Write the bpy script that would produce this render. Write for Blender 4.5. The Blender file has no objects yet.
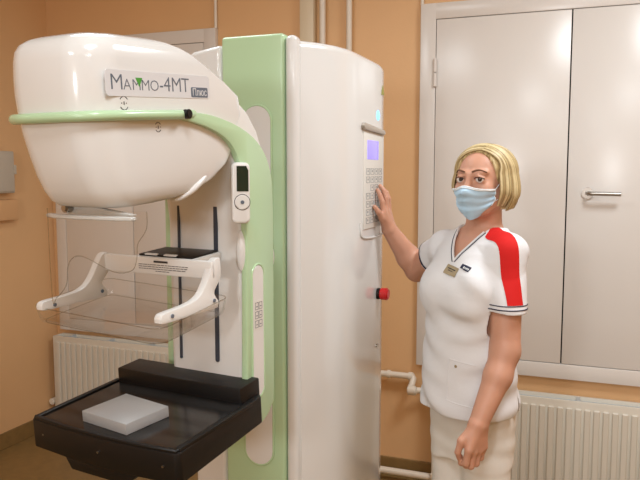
import bpy, bmesh, math, random
import numpy as np
from mathutils import Vector, Matrix
random.seed(4)
COL = bpy.context.scene.collection
PI = math.pi
R = math.radians

# ---------------------------------------------------------------- materials
def lin(c):
    return tuple(((v/255)/12.92 if v/255 <= .04045 else (((v/255)+.055)/1.055)**2.4) for v in c)
def mat(name, rgb, rough=.5, metal=0., coat=0., bump=0., bscale=200., var=0., vscale=3., spec=.5, emit=None, es=1., sss=0., stretch=None):
    m = bpy.data.materials.new(name); m.use_nodes = True
    nt = m.node_tree; b = nt.nodes['Principled BSDF']
    c = lin(rgb)
    b.inputs['Base Color'].default_value = (*c, 1)
    b.inputs['Roughness'].default_value = rough
    b.inputs['Metallic'].default_value = metal
    b.inputs['Coat Weight'].default_value = coat
    b.inputs['Specular IOR Level'].default_value = spec
    if sss:
        b.inputs['Subsurface Weight'].default_value = sss
        b.inputs['Subsurface Radius'].default_value = (.01, .004, .002)
        b.inputs['Subsurface Scale'].default_value = 1.0
    if emit:
        b.inputs['Emission Color'].default_value = (*lin(emit), 1)
        b.inputs['Emission Strength'].default_value = es
    tc = nt.nodes.new('ShaderNodeTexCoord'); mp = nt.nodes.new('ShaderNodeMapping')
    nt.links.new(tc.outputs['Object'], mp.inputs['Vector'])
    if stretch: mp.inputs['Scale'].default_value = stretch
    if var:
        n = nt.nodes.new('ShaderNodeTexNoise'); n.inputs['Scale'].default_value = vscale; n.inputs['Detail'].default_value = 4
        nt.links.new(mp.outputs['Vector'], n.inputs['Vector'])
        r = nt.nodes.new('ShaderNodeValToRGB')
        r.color_ramp.elements[0].position = .3; r.color_ramp.elements[1].position = .7
        r.color_ramp.elements[0].color = (*[v*(1-var) for v in c], 1)
        r.color_ramp.elements[1].color = (*[min(1, v*(1+var)) for v in c], 1)
        nt.links.new(n.outputs['Fac'], r.inputs['Fac']); nt.links.new(r.outputs['Color'], b.inputs['Base Color'])
    if bump:
        n = nt.nodes.new('ShaderNodeTexNoise'); n.inputs['Scale'].default_value = bscale; n.inputs['Detail'].default_value = 3
        nt.links.new(mp.outputs['Vector'], n.inputs['Vector'])
        bp = nt.nodes.new('ShaderNodeBump'); bp.inputs['Strength'].default_value = bump; bp.inputs['Distance'].default_value = .002
        nt.links.new(n.outputs['Fac'], bp.inputs['Height']); nt.links.new(bp.outputs['Normal'], b.inputs['Normal'])
    return m
def clear_mat(name, tint, gloss=1.0):
    m = bpy.data.materials.new(name); m.use_nodes = True
    nt = m.node_tree; nt.nodes.clear()
    o = nt.nodes.new('ShaderNodeOutputMaterial'); t = nt.nodes.new('ShaderNodeBsdfTransparent'); g = nt.nodes.new('ShaderNodeBsdfGlossy')
    t.inputs['Color'].default_value = (*tint, 1); g.inputs['Roughness'].default_value = .03
    lw = nt.nodes.new('ShaderNodeLayerWeight'); lw.inputs['Blend'].default_value = .5
    pw = nt.nodes.new('ShaderNodeMath'); pw.operation = 'POWER'; pw.inputs[1].default_value = 4.5
    ml = nt.nodes.new('ShaderNodeMath'); ml.operation = 'MULTIPLY_ADD'; ml.inputs[1].default_value = .8*gloss; ml.inputs[2].default_value = .04*gloss
    mx = nt.nodes.new('ShaderNodeMixShader')
    nt.links.new(lw.outputs['Facing'], pw.inputs[0]); nt.links.new(pw.outputs[0], ml.inputs[0])
    nt.links.new(ml.outputs[0], mx.inputs[0]); nt.links.new(t.outputs[0], mx.inputs[1]); nt.links.new(g.outputs[0], mx.inputs[2])
    nt.links.new(mx.outputs[0], o.inputs['Surface'])
    return m
M = {}
M['wall'] = mat('wall_paint', (230, 187, 138), .55, bump=.25, bscale=90, var=.03, vscale=2)
M['ceil'] = mat('ceiling_paint', (235, 230, 220), .8)
M['floor'] = mat('linoleum', (140, 112, 68), .45, bump=.1, bscale=60, var=.10, vscale=25)
M['white'] = mat('gloss_white_shell', (222, 222, 220), .16, coat=.4)
M['spine'] = mat('satin_white_shell', (224, 223, 220), .3)
M['green'] = mat('pale_green_shell', (182, 212, 172), .25, coat=.2)
M['shutter'] = mat('powder_coated_steel', (226, 222, 217), .24, bump=.05, bscale=260)
M['rad'] = mat('radiator_enamel', (218, 213, 200), .35)
M['radin'] = mat('radiator_inner', (190, 196, 198), .5)
M['pipe'] = mat('pipe_white', (232, 224, 210), .35)
M['black'] = mat('black_plastic', (15, 13, 12), .45, spec=.35, bump=.1, bscale=500)
M['dark'] = mat('dark_gap', (38, 36, 36), .7)
M['slot'] = mat('slot_dark', (52, 60, 72), .5)
M['steel'] = mat('brushed_steel', (170, 166, 160), .28, metal=1.)
M['red'] = mat('red_plastic', (200, 30, 32), .35)
M['screen'] = mat('lit_screen', (140, 130, 225), .2, emit=(150, 138, 240), es=.55)
M['blue_led'] = mat('blue_light', (120, 180, 240), .3, emit=(110, 190, 255), es=1.2)
M['panel'] = mat('keypad_foil', (224, 222, 216), .35)
M['ink'] = mat('printed_ink', (92, 100, 112), .5)
M['inkgreen'] = mat('printed_green', (70, 150, 50), .5)
M['inkblack'] = mat('black_print', (45, 45, 48), .5)
M['plate'] = mat('silver_plate', (214, 214, 216), .3)
M['slate'] = mat('slate_plate', (98, 108, 122), .35)
M['grey'] = mat('grey_plastic', (178, 170, 160), .4)
M['eboxg'] = mat('electrical_box_plastic', (200, 192, 178), .4)
M['trunk'] = mat('cream_trunking', (226, 180, 130), .5)
M['clear'] = clear_mat('clear_plastic', (.988, .987, .984))
M['clear_edge'] = clear_mat('clear_plastic_edge', (.86, .85, .82))
M['clearish'] = mat('milky_acrylic', (228, 228, 224), .25)
M['clearish'].node_tree.nodes['Principled BSDF'].inputs['Transmission Weight'].default_value = .35
M['frost'] = mat('frosted_acrylic', (226, 226, 224), .35)
M['skin'] = mat('skin', (198, 147, 122), .48, var=.05, vscale=18, sss=.12, bump=.12, bscale=240)
M['tunic'] = mat('white_cotton', (224, 224, 226), .8, bump=.5, bscale=35, spec=.2)
M['trouser'] = mat('white_trouser_cotton', (226, 223, 216), .8, bump=.35, bscale=30, spec=.2)
M['redcloth'] = mat('red_cotton', (206, 34, 32), .75, bump=.3, bscale=40, spec=.2)
M['navy'] = mat('navy_trim', (36, 38, 62), .7)
M['mask'] = mat('surgical_mask_blue', (184, 214, 236), .8, bump=.15, bscale=300, spec=.2)
M['maskw'] = mat('surgical_mask_white', (238, 242, 244), .8, spec=.2)
M['eyew'] = mat('eye_white', (225, 215, 208), .25)
M['iris'] = mat('eye_iris', (62, 44, 36), .2)
M['brow'] = mat('brow_hair', (112, 78, 56), .8)
M['lash'] = mat('lash_line', (62, 42, 38), .7)
M['lip'] = mat('lips', (186, 110, 100), .5)
M['bronze'] = mat('bronze_badge', (162, 146, 116), .4, metal=.3)
M['shoe'] = mat('white_shoe', (236, 234, 230), .4)
def hair_material():
    m = mat('blond_hair', (214, 184, 124), .42, spec=.4)
    nt = m.node_tree; b = nt.nodes['Principled BSDF']
    tc = nt.nodes.new('ShaderNodeTexCoord'); mp = nt.nodes.new('ShaderNodeMapping'); mp.inputs['Scale'].default_value = (1, 1, .16)
    n = nt.nodes.new('ShaderNodeTexNoise'); n.inputs['Scale'].default_value = 130; n.inputs['Detail'].default_value = 3
    r = nt.nodes.new('ShaderNodeValToRGB')
    r.color_ramp.elements[0].position = .34; r.color_ramp.elements[0].color = (*lin((140, 116, 76)), 1)
    r.color_ramp.elements[1].position = .66; r.color_ramp.elements[1].color = (*lin((214, 194, 148)), 1)
    e = r.color_ramp.elements.new(.5); e.color = (*lin((190, 166, 118)), 1)
    nt.links.new(tc.outputs['Object'], mp.inputs['Vector']); nt.links.new(mp.outputs['Vector'], n.inputs['Vector'])
    nt.links.new(n.outputs['Fac'], r.inputs['Fac']); nt.links.new(r.outputs['Color'], b.inputs['Base Color'])
    return m
M['hair'] = hair_material()
def mesh_plate_material():
    m = mat('perforated_dark_plate', (44, 42, 40), .2, spec=.4)
    nt = m.node_tree; b = nt.nodes['Principled BSDF']
    tc = nt.nodes.new('ShaderNodeTexCoord'); v = nt.nodes.new('ShaderNodeTexVoronoi'); v.inputs['Scale'].default_value = 230
    v.inputs['Randomness'].default_value = 0
    r = nt.nodes.new('ShaderNodeValToRGB')
    r.color_ramp.elements[0].position = .3; r.color_ramp.elements[0].color = (*lin((52, 50, 48)), 1)
    r.color_ramp.elements[1].position = .5; r.color_ramp.elements[1].color = (*lin((22, 21, 21)), 1)
    nt.links.new(tc.outputs['Object'], v.inputs['Vector']); nt.links.new(v.outputs['Distance'], r.inputs['Fac'])
    nt.links.new(r.outputs['Color'], b.inputs['Base Color'])
    return m
M['meshplate'] = mesh_plate_material()

# ---------------------------------------------------------------- mesh helpers
def finish(name, bm, m, parent=None, smooth=True, angle=35, origin=None, recalc=True):
    if recalc: bmesh.ops.recalc_face_normals(bm, faces=bm.faces)
    o_ = Vector(origin) if origin is not None else (parent['_o'] if parent and '_o' in ORG.get(parent.name, {}) else None)
    me = bpy.data.meshes.new(name); bm.to_mesh(me); bm.free()
    if smooth:
        for p in me.polygons: p.use_smooth = True
        me.set_sharp_from_angle(angle=R(angle))
    me.materials.append(m) if not isinstance(m, list) else [me.materials.append(x) for x in m]
    o = bpy.data.objects.new(name, me); COL.objects.link(o)
    return o
ORG = {}
ROOTLOC = {}
CUR = [None]
def arm_frame(zc, pitch):
    """the C arm is turned 7 degrees; its head and tables also dip a little towards the front"""
    p = Matrix.Translation((-.79, 1.10, zc))
    CUR[0] = p @ Matrix.Rotation(R(-7), 4, 'Z') @ Matrix.Rotation(R(pitch), 4, 'X') @ p.inverted()
def part(name, bm, m, parent, **k):
    """mesh given in world coordinates, parented (parent roots are unrotated)"""
    if CUR[0] is not None:
        for v_ in bm.verts: v_.co = CUR[0] @ v_.co
    o = finish(name, bm, m, **k)
    org = ROOTLOC.get(parent.name, Vector((0, 0, 0)))
    if name_is_root_frame(parent):
        o.data.transform(Matrix.Translation(-org))
    o.parent = parent
    ROOTLOC[o.name] = org
    return o
def name_is_root_frame(p): return p.name in ROOTLOC
def root(name, loc, label, cat, group=None, rotz=0):
    o = bpy.data.objects.new(name, None); COL.objects.link(o); o.location = loc; o.rotation_euler = (0, 0, rotz)
    o.empty_display_size = .1
    o['label'] = label; o['category'] = cat
    if group: o['group'] = group
    ROOTLOC[o.name] = Vector(loc)
    return o
def solo(name, bm, m, loc, label, cat, group=None, **k):
    o = finish(name, bm, m, **k)
    o.data.transform(Matrix.Translation(-Vector(loc))); o.location = loc
    o['label'] = label; o['category'] = cat
    if group: o['group'] = group
    ROOTLOC[o.name] = Vector(loc)
    return o
def struct(name, bm, m):
    o = finish(name, bm, m, smooth=False); o['kind'] = 'structure'; return o
def merge(bm, other):
    me = bpy.data.meshes.new('t'); other.to_mesh(me); other.free(); bm.from_mesh(me); bpy.data.meshes.remove(me); return bm
def box(x0, x1, y0, y1, z0, z1, bev=0, seg=2, bm=None):
    b = bmesh.new(); bmesh.ops.create_cube(b, size=1)
    for v in b.verts: v.co = Vector(((x0+x1)/2+v.co.x*(x1-x0), (y0+y1)/2+v.co.y*(y1-y0), (z0+z1)/2+v.co.z*(z1-z0)))
    if bev: bmesh.ops.bevel(b, geom=list(b.edges), offset=bev, segments=seg, affect='EDGES', profile=.5)
    return merge(bm, b) if bm is not None else b
def prism(pts, a0, a1, axis='z', bev=0, seg=3, bm=None, ang=25):
    """pts polygon in the two other axes: z->(x,y), x->(y,z), y->(x,z)"""
    b = bmesh.new()
    f = {'z': lambda p, t: (p[0], p[1], t), 'x': lambda p, t: (t, p[0], p[1]), 'y': lambda p, t: (p[0], t, p[1])}[axis]
    lo = [b.verts.new(f(p, a0)) for p in pts]; hi = [b.verts.new(f(p, a1)) for p in pts]
    b.faces.new(lo); b.faces.new(hi[::-1])
    n = len(pts)
    for i in range(n): b.faces.new((lo[i], lo[(i+1) % n], hi[(i+1) % n], hi[i]))
    bmesh.ops.recalc_face_normals(b, faces=b.faces)
    if bev:
        es = [e for e in b.edges if e.calc_face_angle(0) > R(ang)]
        bmesh.ops.bevel(b, geom=es, offset=bev, segments=seg, affect='EDGES', profile=.5, clamp_overlap=True)
    return merge(bm, b) if bm is not None else b
def tube(path, r, n=10, bm=None, cap=True, flat=None):
    b = bmesh.new(); rings = []
    P = [Vector(p) for p in path]; rad = r if isinstance(r, (list, tuple)) else [r]*len(P)
    up = None
    for i, p in enumerate(P):
        t = (P[min(i+1, len(P)-1)]-P[max(i-1, 0)]).normalized()
        if up is None: up = t.orthogonal().normalized()
        up = (up - t*up.dot(t)).normalized(); s = t.cross(up)
        rings.append([b.verts.new(p+(up*math.cos(2*PI*k/n)+s*math.sin(2*PI*k/n)*(flat or 1))*rad[i]) for k in range(n)])
    for a, c in zip(rings, rings[1:]):
        for k in range(n): b.faces.new((a[k], a[(k+1) % n], c[(k+1) % n], c[k]))
    if cap: b.faces.new(rings[0]); b.faces.new(rings[-1][::-1])
    return merge(bm, b) if bm is not None else b
def loft(rings, bm=None):
    b = bmesh.new(); vs = [[b.verts.new(p) for p in r] for r in rings]; n = len(vs[0])
    for a, c in zip(vs, vs[1:]):
        for k in range(n): b.faces.new((a[k], a[(k+1) % n], c[(k+1) % n], c[k]))
    b.faces.new(vs[0]); b.faces.new(vs[-1][::-1])
    return merge(bm, b) if bm is not None else b
def cyl(c, r, h, axis='z', n=24, bev=0, bm=None, r2=None):
    b = bmesh.new(); bmesh.ops.create_cone(b, cap_ends=True, segments=n, radius1=r, radius2=r if r2 is None else r2, depth=h)
    if bev: bmesh.ops.bevel(b, geom=[e for e in b.edges if e.calc_face_angle(0) > R(40)], offset=bev, segments=2, affect='EDGES')
    rot = {'z': Matrix.Identity(3), 'x': Matrix.Rotation(PI/2, 3, 'Y'), 'y': Matrix.Rotation(PI/2, 3, 'X')}[axis]
    for v in b.verts: v.co = rot @ v.co + Vector(c)
    return merge(bm, b) if bm is not None else b
def stadium(cx, cy, w, h, n=10):
    r = w/2; pts = []
    for k in range(n+1): a = PI*k/n; pts.append((cx+r*math.cos(a), cy+h/2-r+r*math.sin(a)))
    for k in range(n+1): a = PI+PI*k/n; pts.append((cx+r*math.cos(a), cy-h/2+r+r*math.sin(a)))
    return pts
def rrect(x0, x1, y0, y1, rf, rb, n=7):
    """rounded rectangle: rf radius of the corners at y0, rb at y1"""
    pts = []
    for (cx, cy, r, a0) in ((x1-rb, y1-rb, rb, 0), (x0+rb, y1-rb, rb, 90), (x0+rf, y0+rf, rf, 180), (x1-rf, y0+rf, rf, 270)):
        for k in range(n+1):
            a = R(a0+90*k/n); pts.append((cx+r*math.cos(a), cy+r*math.sin(a)))
    return pts
def smoothpts(pts, it=2):
    for _ in range(it):
        q = []
        for i in range(len(pts)):
            a, b = pts[i], pts[(i+1) % len(pts)]
            q.append(tuple(.75*a[k]+.25*b[k] for k in range(len(a)))); q.append(tuple(.25*a[k]+.75*b[k] for k in range(len(a))))
        pts = q
    return pts
def spline(pts, n=6):
    out = []; P = [Vector(p) for p in pts]
    for i in range(len(P)-1):
        p0, p1, p2, p3 = P[max(i-1, 0)], P[i], P[i+1], P[min(i+2, len(P)-1)]
        for k in range(n):
            t = k/n; out.append(.5*((2*p1)+(p2-p0)*t+(2*p0-5*p1+4*p2-p3)*t*t+(3*p1-p0-3*p2+p3)*t**3))
    out.append(P[-1]); return out
def text_bm(s, size, mtx, ext=.0004, sx=1.0, offset=0.):
    cu = bpy.data.curves.new('txt', 'FONT'); cu.body = s; cu.size = size; cu.extrude = ext; cu.resolution_u = 3; cu.offset = offset
    o = bpy.data.objects.new('txt', cu); COL.objects.link(o)
    me = bpy.data.meshes.new_from_object(o.evaluated_get(bpy.context.evaluated_depsgraph_get()))
    w = max((v.co.x for v in me.vertices), default=0)
    me.transform(mtx @ Matrix.Diagonal((sx, 1, 1, 1)))
    b = bmesh.new(); b.from_mesh(me); bpy.data.meshes.remove(me); bpy.data.objects.remove(o); bpy.data.curves.remove(cu)
    return b, w*sx

# ---------------------------------------------------------------- the room
ZF = -.10
XL, XR, YB, YF, ZC = -3.25, 2.6, 3.65, -2.6, 2.95
struct('floor', box(XL-.1, XR+.1, YF-.1, YB+.1, ZF-.1, ZF), M['floor'])
struct('ceiling', box(XL-.1, XR+.1, YF-.1, YB+.1, ZC, ZC+.1), M['ceil'])
struct('wall_back', box(XL-.1, XR+.1, YB, YB+.1, ZF, ZC), M['wall'])
struct('wall_left', box(XL-.1, XL, YF, YB, ZF, ZC), M['wall'])
struct('wall_right', box(XR, XR+.1, YF, YB, ZF, ZC), M['wall'])
struct('wall_front', box(XL, XR, YF-.1, YF, ZF, ZC), M['wall'])
struct('baseboard_left', box(XL, XL+.012, YF, YB, ZF, 0.0, .004), M['floor'])
struct('baseboard_back', box(XL, XR, YB-.012, YB, ZF, 0.0, .004), M['floor'])

# ---------------------------------------------------------------- window shutters (white steel leaves in a frame)
def shutter(name, x0, x1, z0, z1, mg, label, hinge_z, handle=False, mb=.075):
    rt = root(name, ((x0+x1)/2, YB, z0), label, 'shutter', None)
    yf = YB-.035
    fr = box(x0, x0+mg, yf, YB, z0, z1, .003)
    box(x1-mg, x1, yf, YB, z0, z1, .003, bm=fr)
    box(x0+mg-.004, x1-mg+.004, yf, YB, z1-mg, z1, .003, bm=fr); box(x0+mg-.004, x1-mg+.004, yf, YB, z0, z0+mb, .003, bm=fr)
    part('frame', fr, M['shutter'], rt)
    part('backing', box(x0+mg, x1-mg, YB-.008, YB, z0+mb, z1-mg), M['dark'], rt)
    xm = (x0+x1)/2; g = .003
    leaves = []
    for a, b in ((x0+mg+g, xm-g), (xm+g, x1-mg-g)):
        leaves.append(part('door_leaf', box(a, b, yf+.002, YB-.010, z0+mb+g, z1-mg-g, .002), M['shutter'], rt))
    for hz in hinge_z:
        h = cyl((x0+mg, yf-.007, hz+.036), .009, .068, bev=.002); cyl((x0+mg, yf-.007, hz-.036), .009, .068, bev=.002, bm=h)
        part('hinge', h, M['shutter'], rt)
    if handle:
        hb = cyl((xm+.095, yf-.004, 1.46), .027, .012, 'y', 32, .002)
        part('handle_rosette', hb, M['steel'], rt)
        hx = xm+.095
        hl = tube(spline([(hx, yf, 1.46), (hx, yf-.035, 1.46), (hx+.012, yf-.052, 1.46), (hx+.03, yf-.055, 1.4595), (hx+.145, yf-.055, 1.458)], 6), .0098, 16)
        part('lever_handle', hl, M['steel'], rt)
    return rt
shutter('window_shutter', -.841, .613, .54, 2.405, .079, 'white steel double shutter with lever handle on wall behind the woman', (2.06, .84), True)
shutter('window_shutter', -3.20, -2.024, .54, 2.372, .075, 'white steel shutter on back wall half hidden behind the scanner', (), False)

# ---------------------------------------------------------------- radiators
def radiator(x0, x1, z0, z1, label, pitch=.0415):
    rt = root('radiator', ((x0+x1)/2, 3.59, z0), label, 'radiator', None)
    yf = 3.535
    p = box(x0, x1, yf, yf+.014, z0, z1, .004)
    n = int((x1-x0-.03)/pitch)
    off = ((x1-x0)-n*pitch)/2
    for k in range(n):
        a = x0+off+k*pitch
        box(a+.007, a+pitch-.007, yf-.011, yf+.004, z0+.03, z1-.035, .0035, 1, bm=p)
    part('front_panel', p, M['rad'], rt)
    part('rear_panel', box(x0, x1, YB-.035, YB-.02, z0, z1, .003), M['rad'], rt)
    part('side_cover', box(x0, x0+.012, yf+.01, YB-.03, z0+.02, z1-.001, .002), M['rad'], rt)
    part('side_cover', box(x1-.012, x1, yf+.01, YB-.03, z0+.02, z1-.001, .002), M['rad'], rt)
    g = box(x0+.01, x1-.01, yf+.012, YB-.034, z1-.03, z1-.018)
    for k in range(int((x1-x0)/.30)+1):
        box(x0+.10+k*.30, x0+.118+k*.30, yf+.006, YB-.03, z1-.02, z1-.001, bm=g)
    part('top_grille', g, M['radin'], rt)
    return rt
rr = radiator(-.735, 1.02, -.02, .46, 'white ribbed panel radiator on the wall beside the standing woman')
lr = radiator(-3.19, -2.02, -.0, .515, 'white ribbed panel radiator seen beneath the scanner tray')
v = cyl((-3.21, 3.585, .075), .013, .06, 'x', 16, .002); cyl((-3.222, 3.56, .075), .021, .05, 'y', 20, .006, bm=v); tube([(-3.222, 3.585, .08), (-3.222, 3.585, .0)], .010, 12, bm=v)
part('valve', v, M['pipe'], lr)
v = cyl((-.755, 3.585, .415), .016, .05, 'x', 16, .003)
part('valve', v, M['pipe'], rr)
v = cyl((-.72, 3.53, -.022), .018, .03, 'z', 16, .004)
part('drain_plug', v, M['pipe'], rr)

# ---------------------------------------------------------------- pipes and ducts
def pipe(path, r, label, n=14, extra=None):
    b = tube(path, r, n)
    if extra: extra(b)
    return solo('water_pipe', b, M['pipe'], path[0], label, 'pipe')
def collar(c, r, h, axis): return lambda b: cyl(c, r, h, axis, 18, .003, bm=b)
pipe([(-1.372, 3.612, ZF), (-1.372, 3.612, ZC)], .0165, 'white vertical pipe right next to the square wall duct', extra=collar((-1.372, 3.612, .3), .021, .02, 'z'))
def cl(b):
    cyl((-1.222, 3.612, 2.17), .021, .02, 'z', 18, .003, bm=b); box(-1.25, -1.194, 3.612, YB, 2.165, 2.185, .003, bm=b)
pipe([(-1.222, 3.612, ZF), (-1.222, 3.612, ZC)], .0155, 'white vertical pipe with a wall clip, rightmost one above the scanner column', extra=cl)
pipe([(-2.03, 3.635, 2.372), (-2.03, 3.635, ZC)], .009, 'thin white riser above the half hidden shutter corner')
pipe([(-.838, 3.635, 2.405), (-.838, 3.635, ZC)], .009, 'thin white riser above left corner of shutter with handle')
def cp(b):
    cyl((-.985, 3.60, .478), .022, .022, 'x', 18, .003, bm=b); cyl((-.865, 3.60, .478), .022, .03, 'x', 18, .004, bm=b)
    cyl((-.845, 3.55, .418), .025, .045, 'x', 18, .005, bm=b)
pipe(spline([(-1.204, 3.60, .478), (-1.1, 3.60, .478), (-.88, 3.60, .478), (-.852, 3.597, .472), (-.852, 3.575, .445), (-.858, 3.56, .422), (-.838, 3.565, .415), (-.775, 3.585, .415)], 6), .0165, 'white supply pipe bending into the top of the radiator beside the woman', extra=cp)
pipe([(-1.38, 3.565, -.045), (-.72, 3.565, -.045)], .0185, 'thick white pipe running just above the floor behind scanner column')
solo('wall_duct', box(-1.50, -1.42, 3.60, YB, ZF, ZC, .004), mat('duct_cream', (222, 208, 180), .45), (-1.46, 3.62, ZF), 'cream square vertical duct on back wall above the scanner', 'duct')
eb = box(XL, XL+.06, 3.0, 3.275, 1.435, 1.68, .008, 3)
er = root('electrical_box', (XL, 3.16, 1.415), 'grey plastic electrical box mounted on the left wall', 'electrical box')
part('housing', eb, M['eboxg'], er)
part('cover', box(XL+.058, XL+.066, 3.01, 3.263, 1.445, 1.67, .003), M['eboxg'], er)
part('latch', box(XL+.035, XL+.062, 3.268, 3.288, 1.545, 1.60, .003), M['eboxg'], er)
solo('cable_trunking', box(XL, XL+.05, 2.8, 3.30, 1.275, 1.395, .004), M['trunk'], (XL, 3.06, 1.265), 'flat cream cable trunking on left wall beneath the electrical box', 'trunking')

# ---------------------------------------------------------------- the mammography machine
mm = root('mammography_machine', (-.92, 1.95, ZF), 'white and pale green mammography scanner with curved head and round control column', 'medical scanner')
# column
colpts = [(-.93, 1.868), (-.80, 1.868), (-.775, 1.905), (-.745, 1.945), (-.715, 2.01), (-.699, 2.08), (-.695, 2.15), (-.695, 2.22), (-.695, 2.32), (-.697, 2.41), (-.708, 2.48), (-.735, 2.545), (-.785, 2.60), (-.87, 2.63), (-.97, 2.63),
          (-1.05, 2.60), (-1.10, 2.545), (-1.125, 2.48), (-1.135, 2.41), (-1.137, 2.15), (-1.137, 2.08), (-1.135, 2.0), (-1.132, 1.94), (-1.125, 1.90), (-1.105, 1.875), (-1.06, 1.868)]
col = prism(colpts, ZF+.03, 1.938, 'z', .022, 4, ang=60)
def shoulder(b):
    for v_ in b.verts:
        if v_.co.z > 1.8 and v_.co.x < -1.02: v_.co.z -= .014+(-1.02-v_.co.x)*.16
    return b
part('column', shoulder(col), M['white'], mm, angle=50)
part('column_plinth', prism([(-.918+(x+.918)*.96, 2.25+(y-2.25)*.96) for x, y in colpts], ZF, ZF+.035), M['dark'], mm)
# rounded front edge strips
for xa, xb in ((-.819, -.784), (-1.128, -1.017)):
    part('edge_strip', shoulder(box(xa, xb, 1.852, 1.90, ZF+.03, 1.947, .016, 5)), M['white'], mm)
band = box(-1.016, -.8195, 1.848, 1.90, ZF+.03, 1.952, .010, 4)
bd = part('column_band', band, M['green'], mm)
part('track_recess', prism(stadium(-.903, 1.222, .088, 1.06), 1.8435, 1.849, 'y'), M['white'], mm)
b = bmesh.new()
q = stadium(-.903, 1.222, .093, 1.065, 14); tube([(x, 1.846, z) for x, z in q+q[:1]], .0035, 8, bm=b, cap=False)
part('track_rim', b, M['green'], mm)
part('pivot_housing', cyl((-.93, 1.72, 1.32), .08, .30, 'y', 40, .01), M['spine'], mm)
# spine of the C arm
arm_frame(1.3, 0)
spine = [(1.25, 1.79), (1.303, 1.782), (1.365, 1.757), (1.428, 1.732), (1.475, 1.705), (1.515, 1.665), (1.54, 1.618), (1.556, 1.55), (1.562, 1.497), (1.562, 1.03), (1.548, .985), (1.52, .962), (1.48, .952), (1.455, .955), (1.447, .98),
         (1.447, 1.44), (1.44, 1.53), (1.41, 1.60), (1.36, 1.64), (1.25, 1.66)]
part('arm_spine', prism(spine, -1.004, -.786, 'x', .016, 3, ang=60), M['spine'], mm, angle=40)
side_back = [(1.25, 1.775), (1.303, 1.772), (1.365, 1.747), (1.428, 1.722), (1.48, 1.69), (1.53, 1.60), (1.55, 1.497), (1.55, 1.0), (1.53, .965), (1.52, 1.0), (1.515, 1.44), (1.50, 1.54), (1.42, 1.64), (1.25, 1.66)]
part('spine_flank', prism(side_back, -1.062, -.99, 'x', .01, 3, ang=60), M['spine'], mm, angle=40)
po = [(1.22, 1.684), (1.265, 1.686), (1.332, 1.683), (1.424, 1.665), (1.497, 1.633), (1.543, 1.582), (1.560, 1.498), (1.561, 1.253), (1.560, 1.03), (1.548, .99), (1.52, .968), (1.486, .961), (1.431, .962), (1.40, .975)]
pi_ = [(1.40, .995), (1.436, 1.01), (1.440, 1.038), (1.444, 1.25), (1.444, 1.457), (1.434, 1.548), (1.411, 1.603), (1.367, 1.639), (1.297, 1.660), (1.22, 1.670)]
plate_poly = [(v.x, v.y) for v in spline([(a, c, 0) for a, c in po], 3)] + [(v.x, v.y) for v in spline([(a, c, 0) for a, c in pi_], 3)]
part('side_plate', prism(plate_poly, -.79, -.774, 'x', .004, 2, ang=40), M['green'], mm)
back_strip = [(1.535, 1.60), (1.555, 1.50), (1.555, 1.02), (1.53, .97), (1.515, .985), (1.522, 1.03), (1.522, 1.50), (1.505, 1.59)]
part('side_plate', prism(back_strip, -1.078, -1.058, 'x', .004, 2, ang=40), M['green'], mm)
part('slot_cover', prism(stadium(1.489, 1.19, .046, .315), -.775, -.7725, 'x', .001, 1), M['spine'], mm)
b = bmesh.new(); q = stadium(1.489, 1.19, .050, .32, 14); tube([(-.774, y, z) for y, z in q+q[:1]], .0026, 8, bm=b, cap=False)
part('slot_rim', b, M['green'], mm)
st = part('symbol_sticker', box(-.7726, -.7719, 1.471, 1.507, 1.195, 1.265), M['panel'], mm)
b = bmesh.new()
for i in range(3):
    for j in range(2):
        y, z = 1.474+j*.016, 1.200+i*.0215
        for a in (0, .0125): box(-.7719, -.7715, y+a, y+a+.001, z, z+.017, bm=b); box(-.7719, -.7715, y, y+.0135, z+a*1.28, z+a*1.28+.001, bm=b)
        box(-.7719, -.7715, y+.004, y+.010, z+.006, z+.008, bm=b)
part('symbols', b, M['ink'], st)
part('guide_slot', prism(stadium(-.970, 1.305, .0065, .39), 1.4435, 1.448, 'y'), M['slot'], mm)
part('guide_slot', prism(stadium(-.861, 1.325, .0105, .42), 1.4435, 1.448, 'y'), M['slot'], mm)
b = bmesh.new(); bmesh.ops.create_uvsphere(b, u_segments=24, v_segments=16, radius=1)
for v_ in b.verts: v_.co = Vector((-.791+v_.co.x*.014, 1.449+v_.co.y*.012, 1.385+v_.co.z*.050))
part('grip_bulge', b, M['spine'], mm)

# head
arm_frame(1.66, 4)
lv = [(1.499, -.945, -.83, 1.09, 1.15, .02), (1.501, -.958, -.813, 1.07, 1.195, .035), (1.506, -.968, -.800, 1.055, 1.235, .045), (1.516, -.978, -.792, 1.043, 1.295, .05), (1.535, -.987, -.788, 1.033, 1.35, .055), (1.563, -.995, -.786, 1.023, 1.40, .06),
      (1.60, -1.002, -.785, 1.014, 1.435, .064), (1.64, -1.010, -.785, 1.008, 1.45, .066), (1.67, -1.014, -.785, 1.005, 1.47, .066), (1.71, -1.017, -.785, 1.003, 1.46, .066), (1.74, -1.018, -.785, 1.004, 1.41, .066), (1.77, -1.017, -.786, 1.006, 1.35, .066),
      (1.789, -1.014, -.788, 1.010, 1.31, .064), (1.801, -1.008, -.794, 1.018, 1.28, .06), (1.810, -.998, -.804, 1.032, 1.25, .055), (1.816, -.983, -.820, 1.052, 1.225, .045), (1.819, -.955, -.85, 1.085, 1.19, .03)]
rings = []
for z, x0, x1, y0, y1, rf in lv:
    rings.append([(x, y - (.010*(1-((x+.90)/.117)**2) if y < 1.07 else 0), z) for x, y in rrect(x0, x1, y0, y1, rf, min(.035, (y1-y0)/2.2), 8)])
part('scanner_head', loft(rings), M['white'], mm, angle=70)
b = bmesh.new(); bmesh.ops.create_uvsphere(b, u_segments=32, v_segments=16, radius=1)
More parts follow.
